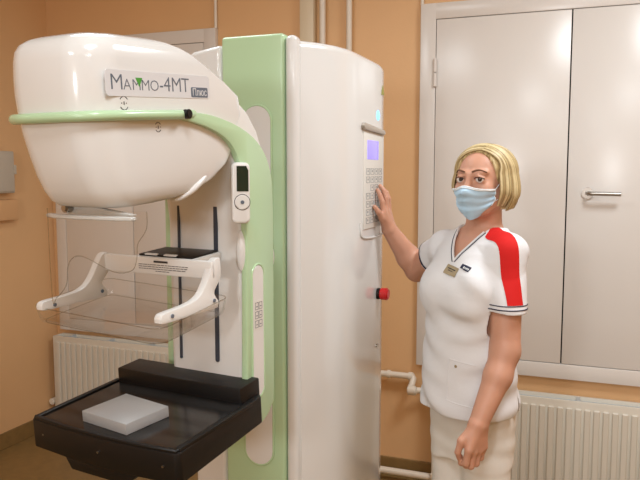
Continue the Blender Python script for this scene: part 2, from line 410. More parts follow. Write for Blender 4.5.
for v_ in b.verts:
    p = Vector((v_.co.x*.032, v_.co.y*.065, v_.co.z*.014)); p.rotate(Matrix.Rotation(R(29), 3, 'X')); v_.co = p+Vector((-.816, 1.285, 1.529))
part('underside_cover', b, M['spine'], mm)
bp = [(x, y, 1.669+.005*(y-1)) for x, y in [(-1.020, 1.30), (-1.023, 1.2), (-1.022, 1.09), (-1.014, 1.042), (-.998, 1.012), (-.968, .996), (-.93, .988), (-.86, .990), (-.82, .998), (-.793, 1.020), (-.778, 1.06), (-.775, 1.12), (-.775, 1.22)]]
bp += [(-.777, 1.245, 1.671), (-.784, 1.27, 1.671)]
part('bumper_rail', tube(spline(bp, 5), .0095, 12), M['green'], mm)
part('pivot_knob', cyl((-.766, 1.230, 1.671), .0095, .014, 'x', 20, .002), M['black'], mm)
TX = -.785
def side_mtx(y, z, tilt_=0):
    m = Matrix(((0, 0, 1, 0), (1, 0, 0, 0), (0, 1, 0, 0), (0, 0, 0, 1)))
    return Matrix.Translation((TX, y, z)) @ m @ Matrix.Rotation(tilt_, 4, 'Z')
SM = side_mtx(1.033, 1.703)
def splate(b):
    for v_ in b.verts: v_.co = SM @ v_.co
    return b
npl = part('name_plate', splate(prism(rrect(0, .298, 0, .046, .008, .008, 4), -.0005, .0008, 'z')), M['plate'], mm)
tb = bmesh.new(); xx = 0
for ch, s_, sx in (('M', .040, 1.0), ('A', .029, 1.0), ('M', .029, 1.0), ('M', .029, 1.0), ('O', .029, 1.0), ('-', .040, .9), ('4', .040, 1.0), ('M', .040, .95), ('T', .040, .95)):
    g, w = text_bm(ch, s_, Matrix.Translation((xx, 0, .0008)), .0003, sx, -.0004)
    merge(tb, g); xx += w+.0014
k_ = .222/xx
for v_ in tb.verts: v_.co = SM @ Vector((.010+v_.co.x*k_, .0115+v_.co.y, v_.co.z))
part('lettering', tb, M['ink'], npl, smooth=False)
part('green_mark', splate(prism([(.076, .034), (.094, .034), (.085, .018)], .0008, .0014, 'z')), M['inkgreen'], npl)
part('slate_tag', splate(prism(rrect(.236, .291, .002, .022, .003, .003, 3), .0007, .0011, 'z')), M['slate'], npl)
g, w = text_bm('Плюс', .020, SM @ Matrix.Translation((.240, .0055, .0013)), .0003, .88)
part('tag_lettering', g, M['plate'], npl, smooth=False)
def marks(y, z, s=1):
    b = bmesh.new()
    for a0, a1 in ((35, 145), (215, 325)):
        pts = [(TX, y+.011*s*math.cos(R(a)), z+.012*s*math.sin(R(a))) for a in range(a0, a1+1, 11)]
        tube(pts, .0008, 6, bm=b)
    box(TX-.0005, TX+.0006, y-.0008, y+.0008, z-.003, z+.003, bm=b)
    for d in (-.006, .006): box(TX-.0005, TX+.0006, y+d-.0008, y+d+.0008, z-.0008, z+.0008, bm=b)
    part('rotation_mark', b, M['inkblack'], mm)
marks(1.076, 1.691)
marks(1.163, 1.647, .75)

# handset on the spine
arm_frame(1.3, 0)
hm = Matrix.Translation((-.781, 1.430, 1.519)) @ Matrix.Rotation(R(38), 4, 'Z')
def hpart(name, b, m, parent):
    for v_ in b.verts: v_.co = hm @ v_.co
    return part(name, b, m, parent)
hs = hpart('handset', prism(rrect(-.0205, .0205, -.068, .068, .012, .012, 6), -.030, .0, 'y', .006, 3, ang=50), M['spine'], mm)
hpart('display_window', prism([(-.009, .004), (.017, .004), (.017, .050), (.012, .060), (-.009, .060)], -.0315, -.0295, 'y'), mat('green_black_window', (20, 42, 32), .15), hs)
hpart('dial', cyl((.003, -.0305, -.020), .0165, .005, 'y', 32, .0015), M['spine'], hs)
b = bmesh.new(); q = [(.003+.0172*math.cos(R(a)), -.0305, -.020+.0172*math.sin(R(a))) for a in range(0, 361, 15)]; tube(q, .0008, 6, bm=b, cap=False)
hpart('dial_ring', b, M['inkblack'], hs)
hpart('dial_button', cyl((.003, -.0335, -.020), .0042, .004, 'y', 18, .001), M['slate'], hs)

# face shield
arm_frame(1.5, 0)
br = prism([(-1.008, 1.085), (-.97, 1.068), (-.89, 1.058), (-.80, 1.062), (-.772, 1.072), (-.772, 1.085), (-.89, 1.076), (-.97, 1.086), (-1.008, 1.10)], 1.477, 1.485, 'z', .002, 1)
brk = part('shield_bracket', br, M['clearish'], mm)
part('bracket_wedge', prism([(-.955, 1.485), (-.79, 1.485), (-.79, 1.488), (-.93, 1.506), (-.955, 1.506)], 1.09, 1.105, 'y', .002, 2), M['clearish'], brk)
part('bracket_knob', cyl((-.945, 1.082, 1.497), .009, .02, 'y', 20, .003), M['steel'], brk)
shp = [(-1.000, 1.495), (-.995, 1.318), (-.983, 1.318), (-.955, 1.345), (-.945, 1.39), (-.91, 1.405), (-.83, 1.38), (-.785, 1.385), (-.772, 1.405), (-.768, 1.435), (-.752, 1.455), (-.745, 1.47), (-.745, 1.495)]
shp = [(v.x, v.y) for v in spline([(a, c, 0) for a, c in shp], 4)]
fs = part('face_shield', prism(shp, 1.080, 1.083, 'y'), M['clear'], mm)
b = bmesh.new(); tube([(x, 1.0815, z) for x, z in shp], .0010, 6, bm=b)
part('shield_edge', b, M['clear_edge'], fs)

# compression paddle
arm_frame(1.25, 4)
cg = box(-1.112, -.785, 1.332, 1.345, 1.318, 1.358, .004)
box(-1.02, -.845, 1.343, 1.45, 1.340, 1.356, .003, bm=cg)
pc = part('paddle_carriage', cg, M['spine'], mm)
part('carriage_pad', box(-1.005, -.850, 1.350, 1.445, 1.356, 1.361, .002), M['black'], pc)
for x in (-.985, -.93): part('release_tab', box(x, x+.036, 1.347, 1.357, 1.359, 1.363, .002), M['spine'], pc)
b = bmesh.new(); random.seed(2)
box(-.945, -.905, 1.3313, 1.3322, 1.3465, 1.351, bm=b)
for r_ in range(4):
    x = -.99
    while x < -.855:
        w = random.uniform(.004, .012)
        if r_ < 3 or (-.945 < x < -.905): box(x, x+w, 1.3313, 1.3322, 1.3405-r_*.0048, 1.3418-r_*.0048, bm=b)
        x += w+.002
part('printed_lines', b, M['inkblack'], pc, smooth=False)
def tilt_paddle(v_): v_.co.z += (v_.co.y-1.155)*.06-(v_.co.x+1.0)*.045
def ppart(name, b, m, parent, **k):
    for v_ in b.verts: tilt_paddle(v_)
    return part(name, b, m, parent, **k)
for xa, dy, dz in ((-1.112, 0, 0), (-.803, .02, .002)):
    armp = [(1.345, 1.360), (1.325, 1.357), (1.300, 1.325), (1.280, 1.303), (1.255, 1.290), (1.21, 1.286), (1.155, 1.286), (1.143, 1.281), (1.141, 1.272), (1.150, 1.266), (1.23, 1.262), (1.318, 1.257), (1.330, 1.262), (1.332, 1.270), (1.322, 1.282), (1.320, 1.295), (1.345, 1.320)]
    armp = [(v.x+dy, v.y+dz-(0 if dy == 0 else .006*(1.36-v.y)/.1)) for v in spline([(a, c, 0) for a, c in armp+armp[:1]], 3)][:-1]
    pa = part('paddle_arm', prism(armp, xa, xa+.018, 'x', .003, 2, ang=50), M['spine'], mm)
    for yy, zz in ((1.175, 1.273), (1.315, 1.272)): part('screw', cyl((xa+.0185, yy+dy, zz), .0042, .003, 'x', 14), M['slate'], pa)
def tray_ring(z, e): return [(x, y, z) for x, y in rrect(-1.142-e, -.780+e, 1.150-e, 1.385+e, .030, .02, 6)]
b = bmesh.new()
vs_ = [[b.verts.new(p) for p in tray_ring(z, e)] for z, e in ((1.266, 0), (1.260, 0), (1.240, -.003), (1.232, -.006), (1.2285, -.014))]; n_ = len(vs_[0])
for a, c in zip(vs_, vs_[1:]):
    for k in range(n_): b.faces.new((a[k], a[(k+1) % n_], c[(k+1) % n_], c[k]))
b.faces.new(vs_[-1]); bmesh.ops.recalc_face_normals(b, faces=b.faces); bmesh.ops.solidify(b, geom=list(b.faces), thickness=.0025)
tr = ppart('compression_paddle', b, M['clear'], mm)
for z, e, r_ in ((1.266, .0, .0011), (1.2295, -.012, .0010)):
    b = bmesh.new(); q = tray_ring(z, e); tube(q+q[:1], r_, 6, bm=b, cap=False)
    ppart('paddle_edge', b, M['clear_edge'], tr)

# object table
arm_frame(1.03, 4)
ft = [(-1.146, 1.148), (-1.138, 1.139), (-1.03, 1.128), (-.93, 1.124), (-.83, 1.126), (-.737, 1.133), (-.728, 1.142), (-.742, 1.45), (-.752, 1.462), (-1.118, 1.462), (-1.130, 1.45)]
ot = part('object_table', prism(ft, .958, 1.023, 'z', .004, 2), M['black'], mm)
for xa, xb in ((-1.138, -1.124), (-.746, -.731)):
    part('table_rim', box(xa, xb, 1.145, 1.40, 1.020, 1.0295, .003), M['black'], ot)
part('table_rim', prism([(-1.143, 1.150), (-1.135, 1.141), (-1.03, 1.130), (-.93, 1.126), (-.83, 1.128), (-.735, 1.136), (-.735, 1.147), (-.83, 1.138), (-.93, 1.137), (-1.03, 1.140), (-1.12, 1.153)], 1.020, 1.0285, 'z', .002, 1), M['black'], ot)
part('grid_plate', prism([(-1.120, 1.150), (-1.03, 1.138), (-.93, 1.134), (-.83, 1.136), (-.745, 1.145), (-.745, 1.40), (-1.120, 1.40)], 1.020, 1.0255, 'z'), M['meshplate'], ot)
part('back_bar', box(-1.124, -.756, 1.388, 1.468, 1.0, 1.061, .004, 2), M['black'], ot)
part('table_underside', box(-1.06, -.80, 1.25, 1.46, .940, .960, .006), M['dark'], ot)
part('hand_grip', prism([(-1.035, .960), (-1.018, .934), (-.87, .931), (-.855, .940), (-.83, .960)], 1.128, 1.21, 'y', .004, 2), M['black'], ot)
for x, y in ((-1.105, 1.1365), (-.93, 1.1225), (-.765, 1.1295)): part('screw', cyl((x, y, .993), .0024, .003, 'y', 12), M['steel'], ot)
CUR[0] = None

# control panel on the column
cpn = part('control_panel', box(-.697, -.6915, 2.20, 2.43, 1.375, 1.70, .002), M['panel'], mm)
part('screen', box(-.6925, -.6905, 2.235, 2.362, 1.605, 1.668, .0005), M['screen'], cpn)
vz = prism([(2.175, 1.712), (2.19, 1.722), (2.415, 1.708), (2.43, 1.698), (2.415, 1.692), (2.19, 1.700)], -.70, -.683, 'x', .003, 2)
part('visor_ledge', vz, M['grey'], cpn)
b = bmesh.new()
for r_ in range(7):
    z = 1.575-r_*.027
    for c_ in range(4):
        if r_ in (2,) and c_ in (0, 3): continue
        y = 2.225+c_*.048
        for a, d in ((0, .036), (.019, .036)):
            box(-.6916, -.6905, y, y+d, z-a-.0012, z-a, bm=b)
        for e_ in (0, .034): box(-.6916, -.6905, y+e_, y+e_+.002, z-.019, z, bm=b)
        box(-.6916, -.6905, y+.014, y+.022, z-.012, z-.006, bm=b)
part('keypad_symbols', b, mat('pale_print', (150, 152, 154), .5), cpn, smooth=False)
b = bmesh.new(); bmesh.ops.create_uvsphere(b, u_segments=16, v_segments=10, radius=1)
for v_ in b.verts: v_.co = Vector((-.697+v_.co.x*.004, 2.37+v_.co.y*.024, 1.757+v_.co.z*.019))
part('status_light', b, M['blue_led'], mm)
part('warning_mark', prism([(2.415, 1.832), (2.445, 1.832), (2.43, 1.865)], -.698, -.6955, 'x'), mat('sticker_olive', (150, 150, 70), .5), mm)
part('maker_mark', prism([(2.385, 2.0-.03), (2.41, 2.0-.03), (2.40, 2.0-.008), (2.39, 2.0-.012)], -.6985, -.6975, 'x'), M['slate'], mm) if False else None
eb_ = part('emergency_stop', cyl((-.693, 2.38, 1.135), .020, .014, 'x', 24, .002), M['black'], mm)
part('button_cap', cyl((-.671, 2.38, 1.135), .0205, .032, 'x', 28, .005, r2=.022), M['red'], eb_)
part('small_lock', cyl((-.695, 2.37, .95), .006, .006, 'x', 14, .001), M['steel'], mm)
# seam line round the column under the panel
sm = [(-.6915, 2.44, 1.352), (-.6935, 2.40, 1.342), (-.6935, 2.28, 1.342), (-.6935, 2.19, 1.352), (-.6935, 2.17, 1.375), (-.6935, 2.17, 1.40)]
part('seam_ridge', tube(spline(sm, 5), .0035, 8), M['white'], mm)

# ---------------------------------------------------------------- test block on the table
pb = prism([(-1.018, 1.170), (-.878, 1.154), (-.860, 1.266), (-1.000, 1.286)], 1.0258, 1.050, 'z', .0015, 2)
arm_frame(1.03, 4)
for v_ in pb.verts: v_.co = CUR[0] @ v_.co
CUR[0] = None
def block_material():
    m = bpy.data.materials.new('frosted_acrylic_block'); m.use_nodes = True
    b = m.node_tree.nodes['Principled BSDF']
    b.inputs['Base Color'].default_value = (*lin((205, 204, 203)), 1); b.inputs['Roughness'].default_value = .3
    b.inputs['Transmission Weight'].default_value = .55; b.inputs['IOR'].default_value = 1.45
    tc = m.node_tree.nodes.new('ShaderNodeTexCoord'); w = m.node_tree.nodes.new('ShaderNodeTexNoise'); w.inputs['Scale'].default_value = 400
    bp_ = m.node_tree.nodes.new('ShaderNodeBump'); bp_.inputs['Strength'].default_value = .1; bp_.inputs['Distance'].default_value = .001
    m.node_tree.links.new(tc.outputs['Object'], w.inputs['Vector']); m.node_tree.links.new(w.outputs['Fac'], bp_.inputs['Height']); m.node_tree.links.new(bp_.outputs['Normal'], b.inputs['Normal'])
    return m
solo('test_block', pb, block_material(), (-.92, 1.235, 1.035), 'frosted clear square acrylic block lying on the black scanner table', 'test block')

# ================================================================ the woman
# local frame: +x her left, -y forward, z up
WR = Vector((-.335, 2.228, 0)); ANG = math.atan2(-.532, .847)
woman = root('person', (WR.x, WR.y, ZF), 'blond woman in white tunic and face mask touching the scanner control panel', 'person', rotz=ANG)
ROOTLOC[woman.name] = Vector((0, 0, ZF))
LZ = Vector((.847, -.532)); BZ = Vector((.532, .847))
def w2l(x, y, z): d = Vector((x-WR.x, y-WR.y)); return (d.dot(LZ), d.dot(BZ), z)
H = .0034
class Grid:
    def __init__(s, lo, hi, h=H):
        s.h = h; s.lo = np.array(lo, np.float32); s.n = [int(math.ceil((hi[i]-lo[i])/h))+1 for i in range(3)]
        s.ax = [s.lo[i]+h*np.arange(s.n[i], dtype=np.float32) for i in range(3)]
        s.F = np.full(s.n, .2, np.float32)
    def add(s, fn, lo, hi, k=.01, mode='u'):
        sl = []
        for i in range(3):
            a = max(0, int((lo[i]-s.lo[i])/s.h)-3); b = min(s.n[i], int((hi[i]-s.lo[i])/s.h)+5)
            if a >= b: return
            sl.append(slice(a, b))
        X = s.ax[0][sl[0]][:, None, None]; Y = s.ax[1][sl[1]][None, :, None]; Z = s.ax[2][sl[2]][None, None, :]
        d = fn(X, Y, Z); A = s.F[tuple(sl)]
        if mode == 'u':
            h_ = np.clip(.5+.5*(A-d)/k, 0, 1); s.F[tuple(sl)] = A*(1-h_)+d*h_-k*h_*(1-h_)
        else:   # subtract
            d = -d; h_ = np.clip(.5-.5*(A-d)/k, 0, 1); s.F[tuple(sl)] = A*(1-h_)+d*h_+k*h_*(1-h_)
def surf(F, lo, h):
    s = F < 0; nx, ny, nz = F.shape
    c = np.zeros((nx-1, ny-1, nz-1), np.int8)
    for i in (0, 1):
        for j in (0, 1):
            for k in (0, 1): c += s[i:nx-1+i, j:ny-1+j, k:nz-1+k]
    act = (c > 0) & (c < 8); idx = np.full(act.shape, -1, np.int64); ii = np.argwhere(act); idx[act] = np.arange(len(ii))
    acc = np.zeros((len(ii), 3)); cnt = np.zeros(len(ii))
    cor = [(i, j, k) for i in (0, 1) for j in (0, 1) for k in (0, 1)]
    val = {o: F[ii[:, 0]+o[0], ii[:, 1]+o[1], ii[:, 2]+o[2]].astype(np.float64) for o in cor}
    for a in cor:
        for d in range(3):
            if a[d] == 0:
                b = list(a); b[d] = 1; b = tuple(b)
                m = (val[a] < 0) != (val[b] < 0); t = np.where(m, val[a]/np.where(m, val[a]-val[b], 1), 0)
                p = np.repeat(np.array(a, float)[None], len(ii), 0); p[:, d] = t
                acc[m] += p[m]; cnt[m] += 1
    V = (ii+acc/cnt[:, None])*h+lo
    Q = []
    for d in range(3):
        sl0 = [slice(None)]*3; sl1 = [slice(None)]*3; sl0[d] = slice(0, -1); sl1[d] = slice(1, None)
        a = s[tuple(sl0)]; b = s[tuple(sl1)]; e = np.argwhere(a != b)
        u, v = (d+1) % 3, (d+2) % 3
        e = e[(e[:, u] > 0) & (e[:, v] > 0) & (e[:, u] < F.shape[u]-1) & (e[:, v] < F.shape[v]-1)]
        ins = a[tuple(e.T)]
        def cell(du, dv):
            q = e.copy(); q[:, u] += du; q[:, v] += dv; return idx[tuple(q.T)]
        q = np.stack([cell(-1, -1), cell(0, -1), cell(0, 0), cell(-1, 0)], 1)
        q[~ins] = q[~ins][:, ::-1]; Q.append(q)
    return V, np.concatenate(Q)
def sdf_mesh(name, V, Q, m, parent, relax=2):
    me = bpy.data.meshes.new(name); me.from_pydata(V.tolist(), [], Q.tolist()); me.update()
    bm = bmesh.new(); bm.from_mesh(me)
    for _ in range(relax): bmesh.ops.smooth_vert(bm, verts=bm.verts, factor=.5, use_axis_x=True, use_axis_y=True, use_axis_z=True)
    bmesh.ops.recalc_face_normals(bm, faces=bm.faces)
    bm.to_mesh(me); bm.free()
    me.transform(Matrix.Translation((0, 0, -ZF)))
    for p in me.polygons: p.use_smooth = True
    me.materials.append(m)
    o = bpy.data.objects.new(name, me); COL.objects.link(o); o.parent = parent; ROOTLOC[o.name] = Vector((0, 0, ZF))
    return o
def cone(a, b, ra, rb):
    a = np.array(a, np.float32); b = np.array(b, np.float32); ab = b-a; L2 = float(ab@ab)
    def f(X, Y, Z):
        t = np.clip(((X-a[0])*ab[0]+(Y-a[1])*ab[1]+(Z-a[2])*ab[2])/L2, 0, 1)
        return np.sqrt((X-a[0]-ab[0]*t)**2+(Y-a[1]-ab[1]*t)**2+(Z-a[2]-ab[2]*t)**2)-(ra+(rb-ra)*t)
    r = max(ra, rb)+.03
    return f, np.minimum(a, b)-r, np.maximum(a, b)+r
def ell(c, r):
    def f(X, Y, Z):
        x, y, z = (X-c[0])/r[0], (Y-c[1])/r[1], (Z-c[2])/r[2]
        k0 = np.sqrt(x*x+y*y+z*z); k1 = np.sqrt((x/r[0])**2+(y/r[1])**2+(z/r[2])**2)+1e-6
        return k0*(k0-1)/k1
    return f, [c[i]-r[i]-.03 for i in range(3)], [c[i]+r[i]+.03 for i in range(3)]
def profile(tab, e=2.3):
    """tab rows: z, cx, halfwidth, front(y, negative), back(y)"""
    T = np.array(tab, np.float32)
    def f(X, Y, Z):
        z = np.clip(Z, T[0, 0], T[-1, 0])
        cx = np.interp(z, T[:, 0], T[:, 1]); a = np.interp(z, T[:, 0], T[:, 2]); fr = np.interp(z, T[:, 0], T[:, 3]); bk = np.interp(z, T[:, 0], T[:, 4])
        cy = (fr+bk)/2; b = (bk-fr)/2
        q = (np.abs((X-cx)/a)**e+np.abs((Y-cy)/b)**e)**(1/e)
        d = (q-1)*np.minimum(a, b)
        dz = np.maximum(T[0, 0]-Z, Z-T[-1, 0])
        return np.maximum(d, dz).astype(np.float32)
    m = .03
    return f, [float((T[:, 1]-T[:, 2]).min())-m, float(T[:, 3].min())-m, float(T[0, 0])-m], [float((T[:, 1]+T[:, 2]).max())+m, float(T[:, 4].max())+m, float(T[-1, 0])+m]
# head frame
HO = np.array([.034, -.010, 1.543]); HX = np.array([.974, .230, 0]); HY = np.array([-.230, .974, 0])
def hl(p): return tuple(HO+HX*p[0]+HY*p[1]+np.array([0, 0, p[2]]))
def inhead(prim):
    f, lo, hi = prim
    cs = [hl((x, y, z)) for x in (lo[0], hi[0]) for y in (lo[1], hi[1]) for z in (lo[2], hi[2])]
    def g(X, Y, Z):
        dx = X-HO[0]; dy = Y-HO[1]
        return f((dx*HX[0]+dy*HX[1]).astype(np.float32), (dx*HY[0]+dy*HY[1]).astype(np.float32), (Z-HO[2]).astype(np.float32))
    return g, np.min(cs, 0), np.max(cs, 0)

# joints
shL = (.136, -.018, 1.328); elL = (.176, -.064, 1.045); wrL = (.174, -.172, .850)
shR = (-.135, .012, 1.318); elR = w2l(-.575, 2.468, 1.215); wrR = w2l(-.655, 2.385, 1.362)
def body_grid():
    g = Grid((-.47, -.30, ZF-.01), (.29, .26, 1.68))
    A = lambda prim, k=.01, mode='u': g.add(*prim, k=k, mode=mode)
    A(profile([(.70, 0, .112, -.085, .095), (.80, .0, .118, -.09, .10), (.90, .005, .13, -.11, .09), (1.02, .01, .135, -.12, .085), (1.12, .01, .138, -.115, .085), (1.22, .012, .145, -.115, .095), (1.30, .012, .14, -.095, .09), (1.35, .014, .10, -.065, .075), (1.375, .016, .06, -.03, .06)]), .03)
    for s in (-1, 1):
        A(ell((.012+s*.06, -.092, 1.195), (.056, .045, .060)), .03)
        A(ell((s*.050, .045, .80), (.060, .055, .09)), .03)
        A(cone((s*.064, .005, .78), (s*.068, -.005, .38), .066, .054), .03)
        A(cone((s*.068, -.005, .38), (s*.070, .02, -.01), .054, .036), .02)
        A(cone((s*.070, .03, -.05), (s*.080, -.12, -.065), .036, .028), .02)
    A(cone((.015, .02, 1.33), (.030, .004, 1.46), .058, .052), .03)
    A(cone((.015, .015, 1.345), shL, .05, .048), .04); A(cone((.015, .02, 1.34), shR, .05, .045), .04)
    A(cone(shL, elL, .049, .043), .02)
    m = tuple((np.array(elL)*.65+np.array(wrL)*.35)+np.array([.004, .004, 0]))
    A(cone(elL, m, .042, .040), .015); A(cone(m, wrL, .040, .0275), .015)
    A(cone(shR, elR, .050, .042), .02)
    m = tuple(np.array(elR)*.68+np.array(wrR)*.32)
    A(cone(elR, m, .041, .041), .015); A(cone(m, wrR, .041, .027), .015)
    # left hand: relaxed, fingers curled
    kx = []
    fw = np.array([0, -1, 0.]); W = np.array(wrL)
    for i, (o, dz) in enumerate(((.030, .066), (.010, .072), (-.011, .070), (-.030, .062))):   # index forward .. little
        K = W+np.array([.004, -.012-o*1.05, -dz-o*-.15-.006]); kx.append(K)
        A(cone(tuple(W+np.array([0, -o*.4, -.004])), tuple(K), .0195, .0125), .012)
        L_ = (.040, .044, .041, .034)[i]; r = (.0102, .0105, .0100, .0090)[i]
        p1 = K+np.array([-.006, -.004, -L_]); p2 = p1+np.array([-.021, .004, -.006]); p3 = p2+np.array([-.010, .006, .014])
        A(cone(tuple(K), tuple(p1), r+.0012, r), .004); A(cone(tuple(p1), tuple(p2), r, r-.001), .004); A(cone(tuple(p2), tuple(p3), r-.001, r-.002), .003)
    A(cone(tuple(W+np.array([-.004, -.018, -.012])), tuple(W+np.array([-.016, -.052, -.045])), .015, .0125), .010)
    A(cone(tuple(W+np.array([-.016, -.052, -.045])), tuple(W+np.array([-.022, -.060, -.078])), .0115, .0092), .004)
    A(cone(tuple(W+np.array([-.022, -.060, -.078])), tuple(W+np.array([-.024, -.050, -.100])), .0092, .0078), .003)
    # right hand: fingers up on the control panel (built in world space then converted)
    Ww = np.array([-.655, 2.385, 1.362])
    kn = [(-.664, 2.338, 1.425), (-.662, 2.360, 1.432), (-.662, 2.382, 1.430), (-.664, 2.402, 1.420)]
    tips = [[(-.668, 2.334, 1.462), (-.676, 2.332, 1.485), (-.684, 2.330, 1.502)],
            [(-.662, 2.358, 1.474), (-.670, 2.357, 1.500), (-.682, 2.356, 1.515)],
            [(-.660, 2.384, 1.470), (-.668, 2.385, 1.492), (-.681, 2.386, 1.503)],
            [(-.664, 2.408, 1.450), (-.672, 2.411, 1.468), (-.683, 2.412, 1.478)]]
    for i in range(4):
        o = (-.022, -.008, .008, .022)[i]
        A(cone(w2l(Ww[0]-.002, Ww[1]+o*.6, Ww[2]+.004), w2l(*kn[i]), .0185, .0125), .012)
        ch = [kn[i]]+tips[i]; r = (.0096, .0100, .0096, .0086)[i]
        for q in range(3): A(cone(w2l(*ch[q]), w2l(*ch[q+1]), r+.001-.0012*q, r-.0012*q), .003)
    A(cone(w2l(-.662, 2.372, 1.378), w2l(-.668, 2.335, 1.405), .016, .0125), .010)
    A(cone(w2l(-.668, 2.335, 1.405), w2l(-.674, 2.310, 1.428), .0115, .0095), .004)
    A(cone(w2l(-.674, 2.310, 1.428), w2l(-.684, 2.298, 1.446), .0095, .0080), .003)
    # head
    Hh = lambda prim, k=.01, mode='u': A(inhead(prim), k, mode)
    Hh(ell((0, .012, .022), (.072, .091, .074)), .02)
    Hh(ell((0, -.018, -.028), (.061, .072, .075)), .03)
    Hh(ell((0, -.050, -.078), (.038, .036, .034)), .03)
    Hh(ell((0, -.066, -.096), (.018, .018, .016)), .02)
    for s in (-1, 1):
        Hh(cone((s*.058, .0, -.045), (s*.030, -.050, -.088), .020, .016), .025)     # jaw
        Hh(ell((s*.036, -.064, -.030), (.022, .020, .020)), .02)                     # cheek
        Hh(cone((s*.013, -.086, .017), (s*.046, -.070, .020), .008, .006), .012)     # brow
        Hh(ell((s*.031, -.098, -.001), (.0165, .016, .0105)), .008, 's')             # socket
        Hh(ell((s*.031, -.0765, -.0005), (.0155, .0145, .0125)), .003)
        Hh(cone((s*.018, -.0865, .0075), (s*.031, -.0915, .0085), .0035, .0045), .004)
        Hh(cone((s*.031, -.0915, .0085), (s*.046, -.0805, .0045), .0045, .003), .004)   # upper lid
        Hh(cone((s*.020, -.0865, -.009), (s*.044, -.0815, -.008), .003, .003), .005)     # lower lid
        Hh(ell((s*.073, .012, -.012), (.009, .017, .028)), .006)                     # ear
    Hh(cone((0, -.088, .008), (0, -.106, -.034), .0085, .0115), .010)
    for s in (-1, 1): Hh(ell((s*.011, -.098, -.037), (.008, .009, .007)), .006)
    Hh(cone((-.018, -.086, -.060), (.018, -.086, -.060), .006, .006), .008)
    return g
g = body_grid()
V, Q = surf(g.F, g.lo.astype(float), g.h)
body = sdf_mesh('body', V, Q, M['skin'], woman, 1)
bodyF = g
def lpart(name, bm, m, parent, **k):
    for v_ in bm.verts: v_.co.z -= ZF
    o = finish(name, bm, m, **k); o.parent = parent; return o
def hpt(p): return Vector(hl(p))
# eyes
for s in (-1, 1):
    b = bmesh.new(); bmesh.ops.create_uvsphere(b, u_segments=20, v_segments=14, radius=.0122)
    c = hpt((s*.031, -.0805, -.0003))
    for v_ in b.verts: v_.co = Vector((v_.co.x*1.15, v_.co.y, v_.co.z))+c
    ey = lpart('eye', b, M['eyew'], woman)
    cam = (Vector((0, 0, 1.57)))
    cl_ = Vector((*w2l(0, 0, 0)[:2], 1.57)); d = (cl_-c).normalized()
    b = bmesh.new(); bmesh.ops.create_uvsphere(b, u_segments=18, v_segments=12, radius=.0073)
    for v_ in b.verts: v_.co = v_.co+c+d*.0078
    i_ = lpart('iris', b, M['iris'], ey)
    lp = [hpt((s*x, y, z)) for x, y, z in ((.0165, -.0885, .0005), (.022, -.0935, .0045), (.031, -.0962, .0062), (.040, -.0915, .0045), (.0475, -.0835, .0005))]
    lpart('eyelash_line', tube(spline(lp, 4), [.0012]*17, 6), M['lash'], woman)
    bpnt = [hpt((s*x, y, z)) for x, y, z in ((.012, -.0955, .0215), (.024, -.0945, .0255), (.036, -.0880, .0265), (.050, -.0745, .0200))]
    lpart('eyebrow', tube(spline(bpnt, 5), [.0018+.0012*math.sin(PI*min(1, k/14+.12)) for k in range(16)], 8), M['brow'], woman)

# hair
def hair_core():
    g = Grid((-.12, -.16, 1.40), (.19, .16, 1.68), .0034)
    A = lambda prim, k=.01, mode='u': g.add(*inhead(prim), k=k, mode=mode)
    A(ell((0, .020, .022), (.083, .105, .080)), .02)
    A(profile([(-.092, 0, .076, -.005, .100), (-.07, 0, .085, -.010, .115), (-.03, 0, .086, -.02, .120), (.02, 0, .083, -.035, .120)], 2.2), .02)
    # face opening
    A(ell((.002, -.105, -.012), (.080, .098, .112)), .008, 's')
    A(ell((0, -.045, -.085), (.060, .07, .06)), .01, 's')
    A(ell((0, -.01, -.125), (.05, .07, .06)), .01, 's')
    return g
g = hair_core(); V, Q = surf(g.F, g.lo.astype(float), g.h)
hair = sdf_mesh('hair', V, Q, M['hair'], woman, 1)
rng = random.Random(7)
lk = bmesh.new()
def lock(th, rooty, lift, r0, mi):
    eq = Vector((math.cos(th), math.sin(th), -.05)).normalized(); rt = Vector((.24, rooty, .95)).normalized()
    front = max(0, -math.sin(th)) ; sd = 1 if math.cos(th) > 0 else -1
    pts = []; rad = []; n = 10
    for k in range(n+1):
        t = k/n; v = rt.slerp(eq, t)
        v.x += sd*.40*math.sin(PI*t)*front; v.y += .22*math.sin(PI*t)*front; v.normalize()
        pts.append(Vector((v.x*(.0885+lift), .020+v.y*(.108+lift), .022+v.z*(.0835+lift)))); rad.append(r0*(.5+.5*min(1, t*3)))
    x, y, z = pts[-1]; endz = -.092+.010*max(0, math.sin(th))+rng.uniform(-.004, .004)
    if th < R(-8): endz = -.080
    if th > R(186): endz = -.060
    m = 8
    for k in range(1, m+1):
        t = k/m; s = 1+.08*math.sin(PI*min(t*.95, 1)) - .55*max(0, t-.58)**1.25
        pts.append(Vector((x*s, .020+(y-.020)*s, z+(endz-z)*t))); rad.append(r0*(1-.6*t**4))
    b = tube([hpt(tuple(p)) for p in pts], rad, 6, flat=.8)
    for f in b.faces: f.material_index = mi
    merge(lk, b)
for i in range(430):
    q = i/429; th = R(-33)+q*R(246)+rng.uniform(-.02, .02)
    ry = -.70+1.10*math.sin(PI*q)
    lock(th, ry+rng.uniform(-.07, .07), rng.uniform(-.0025, .002), rng.uniform(.0028, .0044), rng.choice((0, 0, 1, 1, 2, 2, 3)))
HM = [mat('blond_hair_lock', c, .42, spec=.35, var=.08, vscale=60) for c in ((216, 198, 154), (196, 176, 130), (168, 146, 104), (134, 112, 76))]
lpart('hair_locks', lk, HM, hair, angle=80)

